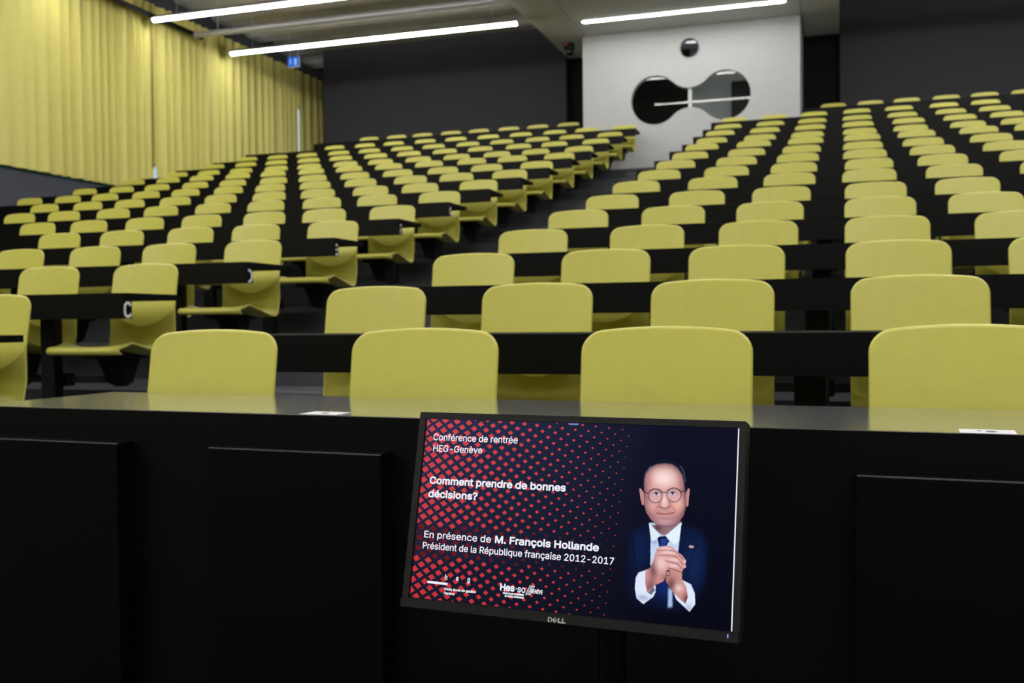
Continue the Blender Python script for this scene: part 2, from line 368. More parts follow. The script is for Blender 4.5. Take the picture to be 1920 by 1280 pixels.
# ------------------------------------------------------------------ chair
def build_shell():
    half = .205; NU = 28
    us = [math.sin(math.pi / 2 * (-1 + 2 * i / NU)) for i in range(NU + 1)]
    edge = [(-.535, .424), (-.552, .428), (-.560, .438), (-.555, .449), (-.540, .455), (-.510, .457), (-.475, .462), (-.440, .472), (-.405, .477), (-.370, .472), (-.32, .460), (-.27, .447), (-.22, .434), (-.17, .420), (-.130, .412), (-.095, .414), (-.073, .428), (-.066, .455)]
    cen = [(-.535, .424), (-.552, .428), (-.560, .438), (-.555, .449), (-.540, .455), (-.510, .456), (-.475, .455), (-.440, .452), (-.405, .448), (-.370, .443), (-.32, .435), (-.27, .427), (-.22, .420), (-.17, .413), (-.130, .411), (-.090, .418), (-.058, .436), (-.040, .460)]
    NLO, NUP = 11, 17
    grid = []
    for u in us:
        x = u * half; col = []
        bl = abs(u) ** 2.2
        ax = abs(x)
        fr = max(0, ax - .135); fsh = .07 - math.sqrt(max(0, .07 ** 2 - fr ** 2))
        for (ye, ze), (yc, zc) in zip(edge, cen):
            y = ye * bl + yc * (1 - bl); z = ze * bl + zc * (1 - bl)
            wgt = min(1, max(0, (-.36 - y) / .18))
            col.append((x, y + fsh * wgt, z))
        y0, z0 = col[-1][1], col[-1][2]
        rr = .047; ov = max(0, ax - (half - rr)); top = .894 - .015 * (x / half) ** 2 - (rr - math.sqrt(max(0, rr * rr - ov * ov))) * .95
        zcr = .560 + .095 * u * u
        zrows = [z0 + (zcr - z0) * (k + 1) / NLO for k in range(NLO)] + [zcr + (top - zcr) * (1 - (1 - (k + 1) / NUP) ** 1.5) for k in range(NUP)]
        for zz in zrows:
            plane = -(.894 - zz) * .17 if zz > .66 else -.03978 - (.66 - zz) * .14
            rec = max(0, zcr - zz) * .80 * (1 - .80 * u * u)
            y = plane + .052 * (1 - math.exp(-rec / .052))
            tt = (zz - z0) / (.894 - .46)
            k = min(1, tt / .16); k = k * k * (3 - 2 * k)
            col.append((x, (y0 + (zz - z0) * .1) * (1 - k) + y * k - .012 * u * u * k, zz))
        grid.append(col)
    G = np.array(grid); nu, nv = G.shape[:2]
    du = np.gradient(G, axis=0); dv = np.gradient(G, axis=1)
    N = np.cross(du, dv); N /= np.linalg.norm(N, axis=2, keepdims=True) + 1e-9
    T = .0055
    A = G + N * T; B = G - N * T
    mb = MB()
    idx = lambda i, j, o: o + i * nv + j
    mb.v = [tuple(map(float, p)) for p in A.reshape(-1, 3)] + [tuple(map(float, p)) for p in B.reshape(-1, 3)]
    o2 = nu * nv
    for i in range(nu - 1):
        for j in range(nv - 1):
            mb.f.append((idx(i, j, 0), idx(i + 1, j, 0), idx(i + 1, j + 1, 0), idx(i, j + 1, 0)))
            mb.f.append((idx(i, j + 1, o2), idx(i + 1, j + 1, o2), idx(i + 1, j, o2), idx(i, j, o2)))
    rim = [(i, 0) for i in range(nu)] + [(nu - 1, j) for j in range(1, nv)] + [(i, nv - 1) for i in range(nu - 2, -1, -1)] + [(0, j) for j in range(nv - 2, 0, -1)]
    cen3 = G.mean(axis=(0, 1)); o3 = len(mb.v)
    for k, (i, j) in enumerate(rim):      # rounded lip: a middle loop pushed outwards
        p0 = G[rim[k - 1]]; p1 = G[rim[(k + 1) % len(rim)]]; tn = p1 - p0; out = np.cross(tn, N[i, j]); out /= np.linalg.norm(out) + 1e-9
        mb.v.append(tuple(map(float, G[i, j] + out * T * .8)))
    L = len(rim)
    for k in range(L):
        a, b = rim[k], rim[(k + 1) % L]
        mb.f.append((idx(*a, 0), o3 + k, o3 + (k + 1) % L, idx(*b, 0)))
        mb.f.append((idx(*a, o2), idx(*b, o2), o3 + (k + 1) % L, o3 + k))
    me = mb.mesh('seat_shell', M['yellow'])
    for p in me.polygons: p.use_smooth = True
    jc = len(edge) + NLO - 1                     # the lumbar crease stays sharp
    cr_ = {(idx(i, jc, o), idx(i + 1, jc, o)) for o in (0, o2) for i in range(2, nu - 3)}
    sh = me.attributes.new('sharp_edge', 'BOOLEAN', 'EDGE')
    for e in me.edges:
        a, b = sorted(e.vertices)
        if b - a == nv and (a, b) in cr_: sh.data[e.index].value = True
    return me
shell_me = build_shell()
br = MB()
br.hexa([(-.095, -.40, .400), (.095, -.40, .400), (.085, -.12, .392), (-.085, -.12, .392)], [(-.10, -.41, .428), (.10, -.41, .428), (.09, -.11, .406), (-.09, -.11, .406)])
br.hexa([(-.045, -.275, .262), (.045, -.275, .262), (.045, -.185, .262), (-.045, -.185, .262)], [(-.075, -.33, .402), (.075, -.33, .402), (.065, -.15, .400), (-.065, -.15, .400)])
bracket_me = br.mesh('seat_bracket', M['metal'], bevel=.006)
def arm_mesh(d):                 # swing arm from the bracket's foot to the hub on the desk post, d metres to the side
    a = MB(); s = 1 if d > 0 else -1
    a.hexa([(0, -.258, .268), (d, -.315, .268), (d, -.255, .268), (0, -.200, .268)] if d > 0 else [(d, -.315, .268), (0, -.258, .268), (0, -.200, .268), (d, -.255, .268)],
           [(0, -.255, .306), (d, -.31, .306), (d, -.26, .306), (0, -.205, .306)] if d > 0 else [(d, -.31, .306), (0, -.255, .306), (0, -.205, .306), (d, -.26, .306)])
    a.tube((0, -.23, .250), (0, -.23, .318), .042, 14)
    a.tube((d - s * .035, -.285, .252), (d - s * .035, -.285, .32), .032, 14)
    return a.mesh('swing_arm', M['metal'], bevel=.004)

def chair_at(x, row, label, group, post_dx):
    key = round(post_dx, 2)
    if key not in chair_at.arms: chair_at.arms[key] = arm_mesh(key)
    if chair_at.first is None:
        t = thing('lecture_chair', (x, YC[row], FL[row]), label, 'chair', group)
        link('seat_shell', shell_me, t).scale.y = .94; link('seat_bracket', bracket_me, t); link('swing_arm', chair_at.arms[key], t)
        chair_at.first = t
        return t
    t = chair_at.first.copy(); C.objects.link(t); t.location = (x, YC[row], FL[row])
    t['label'] = label; t['group'] = group
    for ch in chair_at.first.children:
        c = ch.copy(); C.objects.link(c); c.parent = t
        if c.name.startswith('swing_arm'): c.data = chair_at.arms[key]
        if c.name.startswith('seat_shell'): c.scale.y = .94 if row == 0 else 1      # front-row seats are parked a little shallower
    return t
chair_at.first = None; chair_at.arms = {}

colR = [-1.685, -1.040, -.418, .238, .858, 1.535, 2.125, 2.80]
ovr = {(0, 0): -1.692, (0, 1): -1.045, (0, 2): -.408, (0, 3): .268, (1, 0): -1.69, (1, 1): -1.048, (1, 2): -.422, (1, 3): .238,
       (2, 0): -1.68, (2, 1): -1.031, (2, 2): -.441, (2, 3): .227, (2, 4): .857, (3, 0): -1.698, (3, 1): -1.032, (3, 2): -.426, (3, 3): .227, (3, 4): .852,
       (4, 0): -1.695, (4, 1): -1.051, (4, 2): -.433, (4, 3): .229, (4, 4): .826, (5, 4): .838, (6, 0): -1.705, (6, 3): .219,
       (12, 4): .893, (12, 5): 1.547, (13, 4): .87, (14, 4): .876}
nR = [4, 4, 5, 5, 5, 6, 6, 6, 6, 7, 7, 7, 7, 7, 7]
colL = [-3.558, -4.205, -4.790, -5.424, -6.037, -6.66, -7.26, -7.89, -8.49, -9.12, -9.72, -10.35]
nL = [0, 1, 2, 4, 5, 7, 9, 10, 12, 12, 12, 12, 12, 12, 10]
postR = [-1.365, -.09, 1.195, 2.46]
postL = [-3.882, -5.107, -6.348, -7.575, -8.805, -10.03]
def rowname(r, side):
    if side == 'R': return 'front row' if r == 0 else ORD[r] + ' row'
    if r == 1: return 'row in front of the desk marked C'
    if r in (2, 3, 4): return 'row behind the desk marked ' + 'ABCDE'[r]
    return ORD[r - 5] + ' row up behind the E row'
def colname(c): return 'at the aisle end' if c == 0 else ORD[c] + ' from the aisle'
for r in range(15):
    for c in range(nR[r]):
        x = ovr.get((r, c), colR[c] + random.uniform(-.008, .008))
        chair_at(x, r, 'yellow chair %s, %s of the right block' % (colname(c), rowname(r, 'R')), 'yellow chairs of the right block', postR[c // 2] - x)
    for c in range(nL[r]):
        x = colL[c] + random.uniform(-.008, .008)
        if r == 1: x = -3.545
        chair_at(x, r, 'yellow chair %s, left block, %s' % (colname(c), rowname(r, 'L')), 'yellow chairs of the left block', postL[c // 2] - x)
PR = [-.122, .474, 1.045, 1.652, 2.23, 2.83]
PL = [-4.787, -5.38, -5.947, -6.551, -7.119, -7.714, -8.263, -8.856]
postPR = [.176, 1.35, 2.53]; postPL = [-5.08, -6.25, -7.42, -8.56]
for c, x in enumerate(PR):
    chair_at(x, 15, 'yellow chair in the back row right of the white booth, %s' % ('next to it' if c == 0 else ORD[c] + ' from the booth'), 'yellow chairs of the back row', postPR[c // 2] - x)
for c, x in enumerate(PL):
    chair_at(x, 15, 'yellow chair in the back row left of the white booth, %s' % ('next to it' if c == 0 else ORD[c] + ' from the booth'), 'yellow chairs of the back row', postPL[c // 2] - x)

# ------------------------------------------------------------------ row desks
def box_me(name, m, *b, bevel=.003): return MB().box(*b).mesh(name, m, bevel=bevel)
post_me = box_me('post', M['metal'], -.045, .045, -.395, -.335, 0, DESK - .03)
foot_me = box_me('foot_plate', M['metal'], -.07, .07, -.45, -.28, 0, .012)
hub_me = MB().tube((0, -.315, .24), (0, -.315, .33), .022, 12).box(-.02, .02, -.338, -.312, .25, .32).mesh('hub', M['metal'])

def letter(kind, x, y0, y1, z0, z1):
    """Stencil glyph on the aisle face of the modesty board (plane x): strokes as little bars; w runs towards the rear."""
    b = MB(); wy = y1 - y0; hz = z1 - z0; s = .0135
    P = lambda a, c: (y0 + a * wy, z0 + c * hz)
    def stroke(pts, wd=s):
        q = [Vector(P(*p)) for p in pts]; Lf, Rt = [], []
        q[0] = q[0] + (q[0] - q[1]).normalized() * wd * .3; q[-1] = q[-1] + (q[-1] - q[-2]).normalized() * wd * .3
        for k in range(len(q)):
            d = (q[min(k + 1, len(q) - 1)] - q[max(k - 1, 0)]).normalized(); nrm = Vector((-d.y, d.x)) * wd / 2
            Lf.append(q[k] + nrm); Rt.append(q[k] - nrm)
        n = len(q); vs = [(x + e, p.x, p.y) for e in (.0002, .0016) for p in Lf + Rt]
        m = 2 * n; fs = [(k, k + 1, n + k + 1, n + k) for k in range(n - 1)] + [(m + k, m + n + k, m + n + k + 1, m + k + 1) for k in range(n - 1)]
        ring = list(range(n)) + [n + k for k in range(n - 1, -1, -1)]
        fs += [(ring[k], ring[(k + 1) % m], m + ring[(k + 1) % m], m + ring[k]) for k in range(m)]
        b.add(vs, fs)
    if kind == 'C':
        stroke([(.85, .82), (.7, .95), (.35, .95), (.12, .8), (.08, .5), (.12, .2), (.35, .05), (.7, .05), (.9, .18)])
    elif kind == 'D':
        stroke([(.25, .95), (.55, .93), (.82, .75), (.9, .5), (.82, .25), (.55, .07), (.25, .05)])
    elif kind == 'E':
        for z in (.93, .5, .07): stroke([(.45, z), (.75, z)], .014)
    elif kind == 'F':
        for z in (.93, .5): stroke([(.45, z), (.75, z)], .013)
        stroke([(.45, .5), (.45, .05)], .008)
    elif kind == 'G':
        stroke([(.85, .82), (.6, .95), (.3, .8), (.2, .5), (.3, .2), (.6, .05), (.85, .15), (.85, .45), (.6, .45)], .009)
    return b

def row_desk(r, x0, x1, posts, label, group, mark=None):
    t = thing('row_desk', ((x0 + x1) / 2, YC[r], FL[r]), label, 'desk', group); cxx = (x0 + x1) / 2
    obj('desktop', MB().box(x0 - cxx, x1 - cxx, -.588, -.165, DESK - .03, DESK), M['rowtop'], t)
    fb = obj('modesty_board', MB().prism([(-.60, DESK - .122), (-.537, DESK - .122), (-.537, DESK - .031), (-.589, DESK - .031), (-.589, DESK - .0003), (-.60, DESK - .0003)], lambda p, k: ((x0 - cxx, x1 - cxx)[k], p[0], p[1])), M['black'], t)
    if mark:
        l = obj('row_letter', letter(mark, x1 - cxx, -.592, -.542, DESK - .116, DESK - .044), M['letter'], fb)
        l['label'] = 'white letter' if mark not in 'CDE' else 'white letter %s' % mark
    for p in posts:
        o = link('post', post_me, t, (p - cxx, 0, 0)); link('foot_plate', foot_me, o); link('hub', hub_me, o)
    return t
for r in range(1, 15):
    row_desk(r, XA1, 5.55, postR + [3.73, 4.98], 'long black desk of the %s, right block' % rowname(r, 'R'), 'black desks of the right block')
for r in range(1, 15):
    n_ = {1: 'long black desk, left block, nearest the stage, one in front of the desk marked C'}.get(r) or ('long black desk of the left block %s' % ('marked with a white letter ' + 'ABCDE'[r] if r < 5 else 'at the ' + rowname(r, 'L')))
    row_desk(r, -10.70, XA0, postL, n_, 'black desks of the left block', {2: 'C', 3: 'D', 4: 'E', 5: 'F', 6: 'G'}.get(r))
row_desk(15, BX1 + .03, 5.55, postPR + [3.7, 4.9], 'black back-row desk to the right of the white booth', 'black desks of the back row')
row_desk(15, -9.77, BX0 - .05, postPL + [-9.5], 'black back-row desk to the left of the white booth', 'black desks of the back row')

# ------------------------------------------------------------------ front desk (slightly skewed to the rows)
P1 = Vector((-1.918, 1.899)); P2 = Vector((.277, 1.808)); ang = math.atan2(P2.y - P1.y, P2.x - P1.x)
ZT = -.193 + CAMZ
fd = thing('front_desk', (P1.x, P1.y, 0), 'long black front desk with a solid front, behind the monitor', 'desk', None, ang)
X0 = -.10; X1 = 7.4; DD = .49
obj('desktop', MB().box(X0, X1, .012, DD, ZT - .028, ZT), M['blacktop'], fd)
obj('front_board', MB().prism([(0, 0), (.02, 0), (.02, ZT - .029), (.0115, ZT - .029), (.0115, ZT - .0003), (0, ZT - .0003)], lambda p, k: ((X0, X1)[k], p[0], p[1])), M['black'], fd)
obj('end_board', MB().box(X0 + .002, X0 + .04, .052, DD - .12, .0, ZT - .029), M['black'], fd)
obj('end_board', MB().box(X1 - .04, X1 - .002, .052, DD - .12, .0, ZT - .029), M['black'], fd)
zp = -.262 + CAMZ
for a, b in ((-.75, .397), (.640, 1.052), (1.945, 3.05)):
    a = max(a, X0 - .6)
    cp_ = obj('cover_panel', MB().box(a, b, -.052, -.001, .06, zp), M['cover'], fd, bevel=.0012)
    obj('edge_highlight_strip', MB().box(a + .001, b - .001, -.0522, -.0490, zp - .0022, zp + .0003), M['edge'], cp_)['label'] = 'pale strip painting the highlight on the top edge'  # grey strip paints in the highlight along the panel's front edge
for p in (.67, 1.93, 3.2):
    o = obj('post', MB().box(p - .045, p + .045, DD - .24, DD - .18, 0, ZT - .029), M['metal'], fd, bevel=.003)
    link('hub', hub_me, o, (p, DD - .18 + .338, 0))

# two white cards lying on its top
def card(x, y, rz, w, d, label, dot):
    t = thing('card', (x, y, ZT + .0004), label, 'card', 'white cards on the front desk', rz)
    obj('sheet', MB().box(-w / 2, w / 2, -d / 2, d / 2, 0, .0012), M['card'], t)
    e = MB()
    for (ex, ey, ra, rb) in dot:
        e.prism([(ex + ra * math.cos(2 * math.pi * i / 20), ey + rb * math.sin(2 * math.pi * i / 20)) for i in range(20)], lambda p, k: (p[0], p[1], (.00121, .0015)[k]))
    obj('printed_mark', e, M['ink'], t)
card(-1.045, 1.902, ang, .088, .062, 'white card lying near the left end of the front desk', [(.0, .0, .008, .011)])
card(.232, 1.842, ang - .03, .086, .060, 'white card on the front desk at the right, beyond the monitor', [(.006, -.002, .009, .012), (-.012, .006, .004, .006)])

# ------------------------------------------------------------------ monitor
Wd = .455; Hd = Wd / 1.7778
Rm = Matrix.Rotation(-.0686057, 4, 'Z') @ Matrix.Rotation(-.2402363, 4, 'X')
mloc = Vector((-.354597, 1.31599, -.266295 + CAMZ))
U = Wd / 1280.0
mon = thing('monitor', (mloc.x + .02, mloc.y + .18, 0), 'black computer monitor showing a conference slide, standing before the front desk', 'monitor')
mon_inv = Matrix.Translation(-Vector(mon.location))
def mpart(name, mb_or_me, m=None, parent=None, **k):
    me = mb_or_me if m is None else mb_or_me.mesh(name, m, **k)
    o = bpy.data.objects.new(name, me); C.objects.link(o)
    if parent is None:
        o.parent = mon; o.matrix_local = mon_inv @ Matrix.Translation(mloc) @ Rm
    else: o.parent = parent
    return o
def sp(u, v, d=0.0): return ((u - 640) * U, -d, (360 - v) * U)      # slide pixel -> panel coordinates; d metres in front
def rrect(u0, v0, u1, v1, r, n=5):
    pts = []
    for cx_, cy_, a0 in ((u1 - r, v1 - r, 0), (u0 + r, v1 - r, 90), (u0 + r, v0 + r, 180), (u1 - r, v0 + r, 270)):
        for i in range(n + 1):
            a = math.radians(a0 + 90 * i / n); pts.append((cx_ + r * math.cos(a), cy_ + r * math.sin(a)))
    return pts
ho = MB()
outl = rrect(-27, -25, 1306, 722, 7)
inn = [(1280, 720), (0, 720), (0, 0), (1280, 0)]
N_ = len(outl); q = N_ // 4
lv = [sp(u, v, .006) for u, v in outl] + [sp(u, v, .006) for u, v in inn] + [sp(u, v, .0) for u, v in inn] + [sp(u, v, -.022) for u, v in outl]
fs = []
for i in range(N_):
    j = (i + 1) % N_; k = i // q; k2 = (j // q) % 4
    fs.append((i, j, N_ + k2, N_ + k) if k != k2 else (i, j, N_ + k))
fs += [(N_ + k, N_ + (k + 1) % 4, N_ + 4 + (k + 1) % 4, N_ + 4 + k) for k in range(4)]
fs += [(i, N_ + 8 + i, N_ + 8 + (i + 1) % N_, (i + 1) % N_) for i in range(N_)]
fs.append(tuple(range(N_ + 8, N_ + 8 + N_)))
ho.add(lv, fs)
ho.hexa([sp(330, 600, -.021), sp(950, 600, -.021), sp(900, 560, -.055), sp(380, 560, -.055)], [sp(330, 120, -.021), sp(950, 120, -.021), sp(900, 160, -.055), sp(380, 160, -.055)])
mpart('bezel', ho, M['dark'])
lb = MB().prism(rrect(-29, 722.5, 1304, 757, 4), lambda p, k: sp(p[0], p[1], (-.022, .0085)[k]))
lowb = mpart('lower_bezel', lb, M['dark'], bevel=.0007)
bt = MB()
for u in (1075, 1120, 1166, 1212): bt.prism([(u + 6 * math.cos(a * .5236), 741 + 6 * math.sin(a * .5236)) for a in range(12)], lambda p, k: sp(p[0], p[1], (.008, .0094)[k]))
mpart('buttons', bt, M['screenblack'], lowb)
mpart('power_light', MB().prism([(1264.5, 728.5), (1268.5, 728.5), (1268.5, 742), (1264.5, 742)], lambda p, k: sp(p[0], p[1], (.008, .0093)[k])), M['power'], lowb)
# maker's logo: D, slanted E, L, L
lg = MB(); s_ = 1.0
def lgq(pts): lg.prism(pts, lambda p, k: sp(p[0], p[1], (.0083, .0093)[k]))
x0, x1, y0, y1 = 598, 668, 736, 754
lgq([(598, 736), (602.5, 736), (602.5, 754), (598, 754)])
for a, b in (((602.5, 736), (609, 736.6)), ((609, 736.6), (614.5, 741)), ((614.5, 741), (614.5, 749)), ((614.5, 749), (609, 753.4)), ((609, 753.4), (602.5, 754))):
    cxm, cym = 605, 745; f_ = .70
    lgq([a, b, (cxm + (b[0] - cxm) * f_, cym + (b[1] - cym) * f_), (cxm + (a[0] - cxm) * f_, cym + (a[1] - cym) * f_)])
EC = (625.5, 745); ce, se = math.cos(math.radians(-38)), math.sin(math.radians(-38))
def er(x, y): return (EC[0] + x * ce - y * se, EC[1] + x * se + y * ce)
for qd in ([(-7.5, -7.5), (-4, -7.5), (-4, 7.5), (-7.5, 7.5)], [(-4, -7.5), (7, -7.5), (7, -4.3), (-4, -4.3)], [(-4, -1.6), (7, -1.6), (7, 1.6), (-4, 1.6)], [(-4, 4.3), (7, 4.3), (7, 7.5), (-4, 7.5)]):
    lgq([er(*p) for p in qd])
for x in (637.5, 653):
    lgq([(x, 736), (x + 4.8, 736), (x + 4.8, 754), (x, 754)]); lgq([(x + 4.8, 749.6), (x + 14, 749.6), (x + 14, 754), (x + 4.8, 754)])
mpart('maker_logo', lg, M['silver'], lowb)
# --- the picture on the screen
def lin(c): return np.array(srgb(*c)[:3])
cTL, cTR, cBL, cBR = lin((44, 50, 78)), lin((17, 18, 36)), lin((25, 26, 42)), lin((9, 10, 22))  # viewing-angle glow of the panel put into the colours, brightest top left
def bgcol(u, v):
    a = np.clip(u / 1000.0, 0, 1)[..., None] ** 1.2; b = np.clip(v / 720.0, 0, 1)[..., None]
    return (cTL * (1 - a) + cTR * a) * (1 - b) + (cBL * (1 - a) + cBR * a) * b
def colored_mesh(name, verts, faces, cols):
    me = bpy.data.meshes.new(name); me.from_pydata(verts, [], faces); me.materials.append(M['picture'])
    at = me.color_attributes.new('Col', 'FLOAT_COLOR', 'POINT')
    at.data.foreach_set('color', np.concatenate([np.asarray(cols, float), np.ones((len(verts), 1))], 1).astype(np.float32).ravel())
    return me
gu, gv = np.meshgrid(np.linspace(0, 1280, 33), np.linspace(0, 720, 19))
nv_, nu_ = gu.shape
sv = [sp(u, v, .0006) for u, v in zip(gu.ravel(), gv.ravel())]
grid_faces = lambda nv, nu: [(j * nu + i, (j + 1) * nu + i, (j + 1) * nu + i + 1, j * nu + i + 1) for j in range(nv - 1) for i in range(nu - 1)]
screen = mpart('screen', colored_mesh('screen', sv, grid_faces(nv_, nu_), bgcol(gu, gv).reshape(-1, 3)))
# halftone of red diamonds
dv_, df_, dc_ = [], [], []
a1 = np.array((53.5, 4.0)); a2 = np.array((-3.3, 41.7)); o0 = np.array((27.0, 42.0))
def clip_poly(poly):
    for ax, lim, sg in ((0, 1, 1), (0, 1279, -1), (1, 1, 1), (1, 719, -1)):
        out = []
        for i in range(len(poly)):
            p, q_ = poly[i], poly[(i + 1) % len(poly)]
            fp, fq = (p[ax] - lim) * sg, (q_[ax] - lim) * sg
            if fp >= 0: out.append(p)
            if fp * fq < 0: out.append(p + (q_ - p) * (fp / (fp - fq)))
        poly = out
        if not poly: break
    return poly
for i in range(-2, 20):
    for j in range(-4, 22):
        for h_ in (0, .5):
            c_ = o0 + a1 * (i + h_) + a2 * (j - h_)
            up = c_[0] + .08 * c_[1]
            if up > 878: continue
            s = max(.10, .69 - .00066 * max(up, 0))
            pl = clip_poly([c_ - a1 * s / 2 - a1 * 0, c_ - a2 * s / 2, c_ + a1 * s / 2, c_ + a2 * s / 2])
            if len(pl) < 3: continue
            col = lin((207, 68, 76)) * (1 - c_[1] / 720) + lin((196, 50, 56)) * (c_[1] / 720)
            vm = 432 + (c_[0] / 800) * 2
            if vm < c_[1] < 556 and c_[0] < 815: col = lin((104, 26, 36)) if (c_[0] < 560 and c_[1] < 520) or c_[0] < 330 else lin((84, 28, 40))
            o_ = len(dv_); dv_ += [sp(p[0], p[1], .0009) for p in pl]; df_.append(tuple(range(o_, o_ + len(pl)))[::-1]); dc_ += [col] * len(pl)
mpart('diamond_pattern', colored_mesh('diamond_pattern', dv_, df_, dc_), parent=screen)
# writing
FONT = None
try:
    import os
    fd_ = bpy.utils.system_resource('DATAFILES', path='fonts')
    fn_ = [n for n in os.listdir(fd_) if n.lower().startswith('inter')]
    FONT = bpy.data.fonts.load(os.path.join(fd_, fn_[0]))
except Exception as e_:
    print('built-in font', e_)
def outlines(body):
    cu = bpy.data.curves.new('txt', 'FONT'); cu.body = body; cu.size = 1.0
    if FONT: cu.font = FONT
    o = bpy.data.objects.new('txt', cu); C.objects.link(o); bpy.context.view_layer.update()
    dg = bpy.context.evaluated_depsgraph_get(); ev = o.evaluated_get(dg); cc = ev.to_curve(dg)
    out = []
    for sp_l in cc.splines:
        if sp_l.type == 'BEZIER':
            bp = sp_l.bezier_points; n = len(bp); pts = []
            for i in range(n):
                a, b = bp[i], bp[(i + 1) % n]; p0, p1, p2, p3 = a.co, a.handle_right, b.handle_left, b.co
                straight = (p1 - p0).length < 1e-6 and (p3 - p2).length < 1e-6
                for k in range(1 if straight else 5):
                    t = k / 5.0; q = p0 * (1 - t) ** 3 + p1 * 3 * t * (1 - t) ** 2 + p2 * 3 * t * t * (1 - t) + p3 * t ** 3; pts.append((q.x, q.y))
        else: pts = [(p.co.x, p.co.y) for p in sp_l.points]
        cl = []
        for p in pts:
            if not cl or math.hypot(p[0] - cl[-1][0], p[1] - cl[-1][1]) > 1e-5: cl.append(p)
        if len(cl) > 2: out.append(cl)
    ev.to_curve_clear(); bpy.data.objects.remove(o); bpy.data.curves.remove(cu)
    return out
CAP = max(p[1] for l in outlines('H') for p in l)
from mathutils.geometry import delaunay_2d_cdt
def text_mesh(body, u0, v0, u1, cap, bold=0.0):
    ol = outlines(body); xs = [p[0] for l in ol for p in l]; x0_, x1_ = min(xs), max(xs)
    sx = (u1 - u0 - 2 * bold) / (x1_ - x0_); sy = cap / CAP
    ol = [[(u0 + bold + (x - x0_) * sx, v0 - y * sy) for x, y in l] for l in ol]
    # group the contours that overlap into glyphs, then fill each glyph by its winding number
    groups = []
    for l in sorted(ol, key=lambda l: min(p[0] for p in l)):
        a, b = min(p[0] for p in l), max(p[0] for p in l)
        if groups and a < groups[-1][1] - .05: groups[-1][0].append(l); groups[-1][1] = max(b, groups[-1][1])
        else: groups.append([[l], b])
    V, F = [], []
    for ls, _ in groups:
        pts, eds = [], []
        for l in ls:
            o_ = len(pts); pts += [Vector(p) for p in l]; eds += [(o_ + i, o_ + (i + 1) % len(l)) for i in range(len(l))]
        r = delaunay_2d_cdt(pts, eds, [], 0, 1e-5)
        vs, fs = r[0], r[2]
        if not fs: continue
        cen = np.array([np.mean([vs[i][:] for i in f], axis=0) for f in fs]); wn = np.zeros(len(fs))
        for l in ls:
            A = np.array(l); B = np.roll(A, -1, 0)
            for (xa, ya), (xb, yb) in zip(A, B):
                if ya == yb: continue
                t_ = (cen[:, 1] - ya) / (yb - ya); hit = (t_ >= 0) & (t_ < 1) & (xa + t_ * (xb - xa) > cen[:, 0]); wn += np.where(hit, 1 if yb > ya else -1, 0)
        o_ = len(V); V += [(v.x, v.y) for v in vs]; F += [tuple(i + o_ for i in f) for f, w_ in zip(fs, wn) if w_ != 0]
        if bold:
            for l in ls:
                n = len(l); ar = sum(l[i - 1][0] * l[i][1] - l[i][0] * l[i - 1][1] for i in range(n))
                for i in range(n):
                    (xa, ya), (xb, yb) = l[i], l[(i + 1) % n]; L = math.hypot(xb - xa, yb - ya)
                    if L < 1e-4: continue
                    ex, ey = (xb - xa) / L * bold * .7, (yb - ya) / L * bold * .7; px, py = -(yb - ya) / L * bold, (xb - xa) / L * bold
                    o_ = len(V); V += [(xa - ex + px, ya - ey + py), (xb + ex + px, yb + ey + py), (xb + ex - px, yb + ey - py), (xa - ex - px, ya - ey - py)]; F.append((o_, o_ + 1, o_ + 2, o_ + 3))
    return V, F
tx = MB()
def write_one(body, u0, v0, u1, cap, bold=0.0):
    vs, fs = text_mesh(body, u0, v0, u1, cap, bold)
    tx.add([sp(u, v, .0012) for u, v in vs], fs)
def flush(name='slide_text'):
    global tx
    if tx.v: mpart(name, tx, M['slide_white'], screen, recalc=False)
    tx = MB()
def write(*a, **k): flush('slide_mark'); write_one(*a, **k); flush()
def bar(pts): tx.add([sp(u, v, .0012) for u, v in pts], [tuple(range(len(pts)))])
write('Conférence de rentrée', 37, 88, 410, 26, .55)
write('HEG-Genève', 41, 134, 260, 26, .55)
write('Comment prendre de bonnes', 39, 265, 625, 27, 1.5)
write('décisions?', 39, 319, 257, 27, 1.5)
write('En présence de', 38, 481, 331, 26, .55)
write('M. François Hollande', 348, 480, 772, 26, 1.5)
write('Président de la République française 2012-2017', 36, 525, 834, 25, .55)
write('h', 147, 638, 158, 19, .8); write('e', 196, 638, 207, 19, .8); write('g', 245, 638, 256, 19, .8)
bar([(72, 649), (161, 650), (161, 659), (72, 658)])
write('Haute école de gestion', 148, 678, 286, 9, .55); write('Genève', 148, 694, 195, 9, .55)
write('Hes', 386, 657, 446, 24, 1.5); write('·', 450, 659, 455, 26, .55); write('so', 458, 658, 491, 24, .7)
for k in (0, 12):
    for (a, b) in (((492 + k, 662), (508 + k, 628)), ((497 + k, 664), (514 + k, 630))):
        bar([(a[0], a[1]), (a[0] + 2.4, a[1] + .6), (b[0] + 2.4, b[1] + .6), (b[0], b[1])])
    bar([(508 + k, 628), (516 + k, 630), (516 + k, 632), (507 + k, 630.5)]); bar([(492 + k, 661), (499 + k, 664), (499 + k, 666), (491 + k, 663)])
write('GENÈVE', 513, 657, 561, 14, .55)
write('Haute Ecole Spécialisée', 399, 670, 487, 7, .55); write('de Suisse occidentale', 407, 680, 487, 7, .55)
bar([(1273.5, 1), (1278, 1), (1278, 719), (1273.5, 719)])
flush('slide_border_line')
mpart('popup_tab', MB().add([sp(619, 1, .0013), sp(662, 1, .0013), sp(657, 7, .0013), sp(626, 7, .0013)], [(0, 3, 2, 1)]), M['slide_blue'], screen, recalc=False)
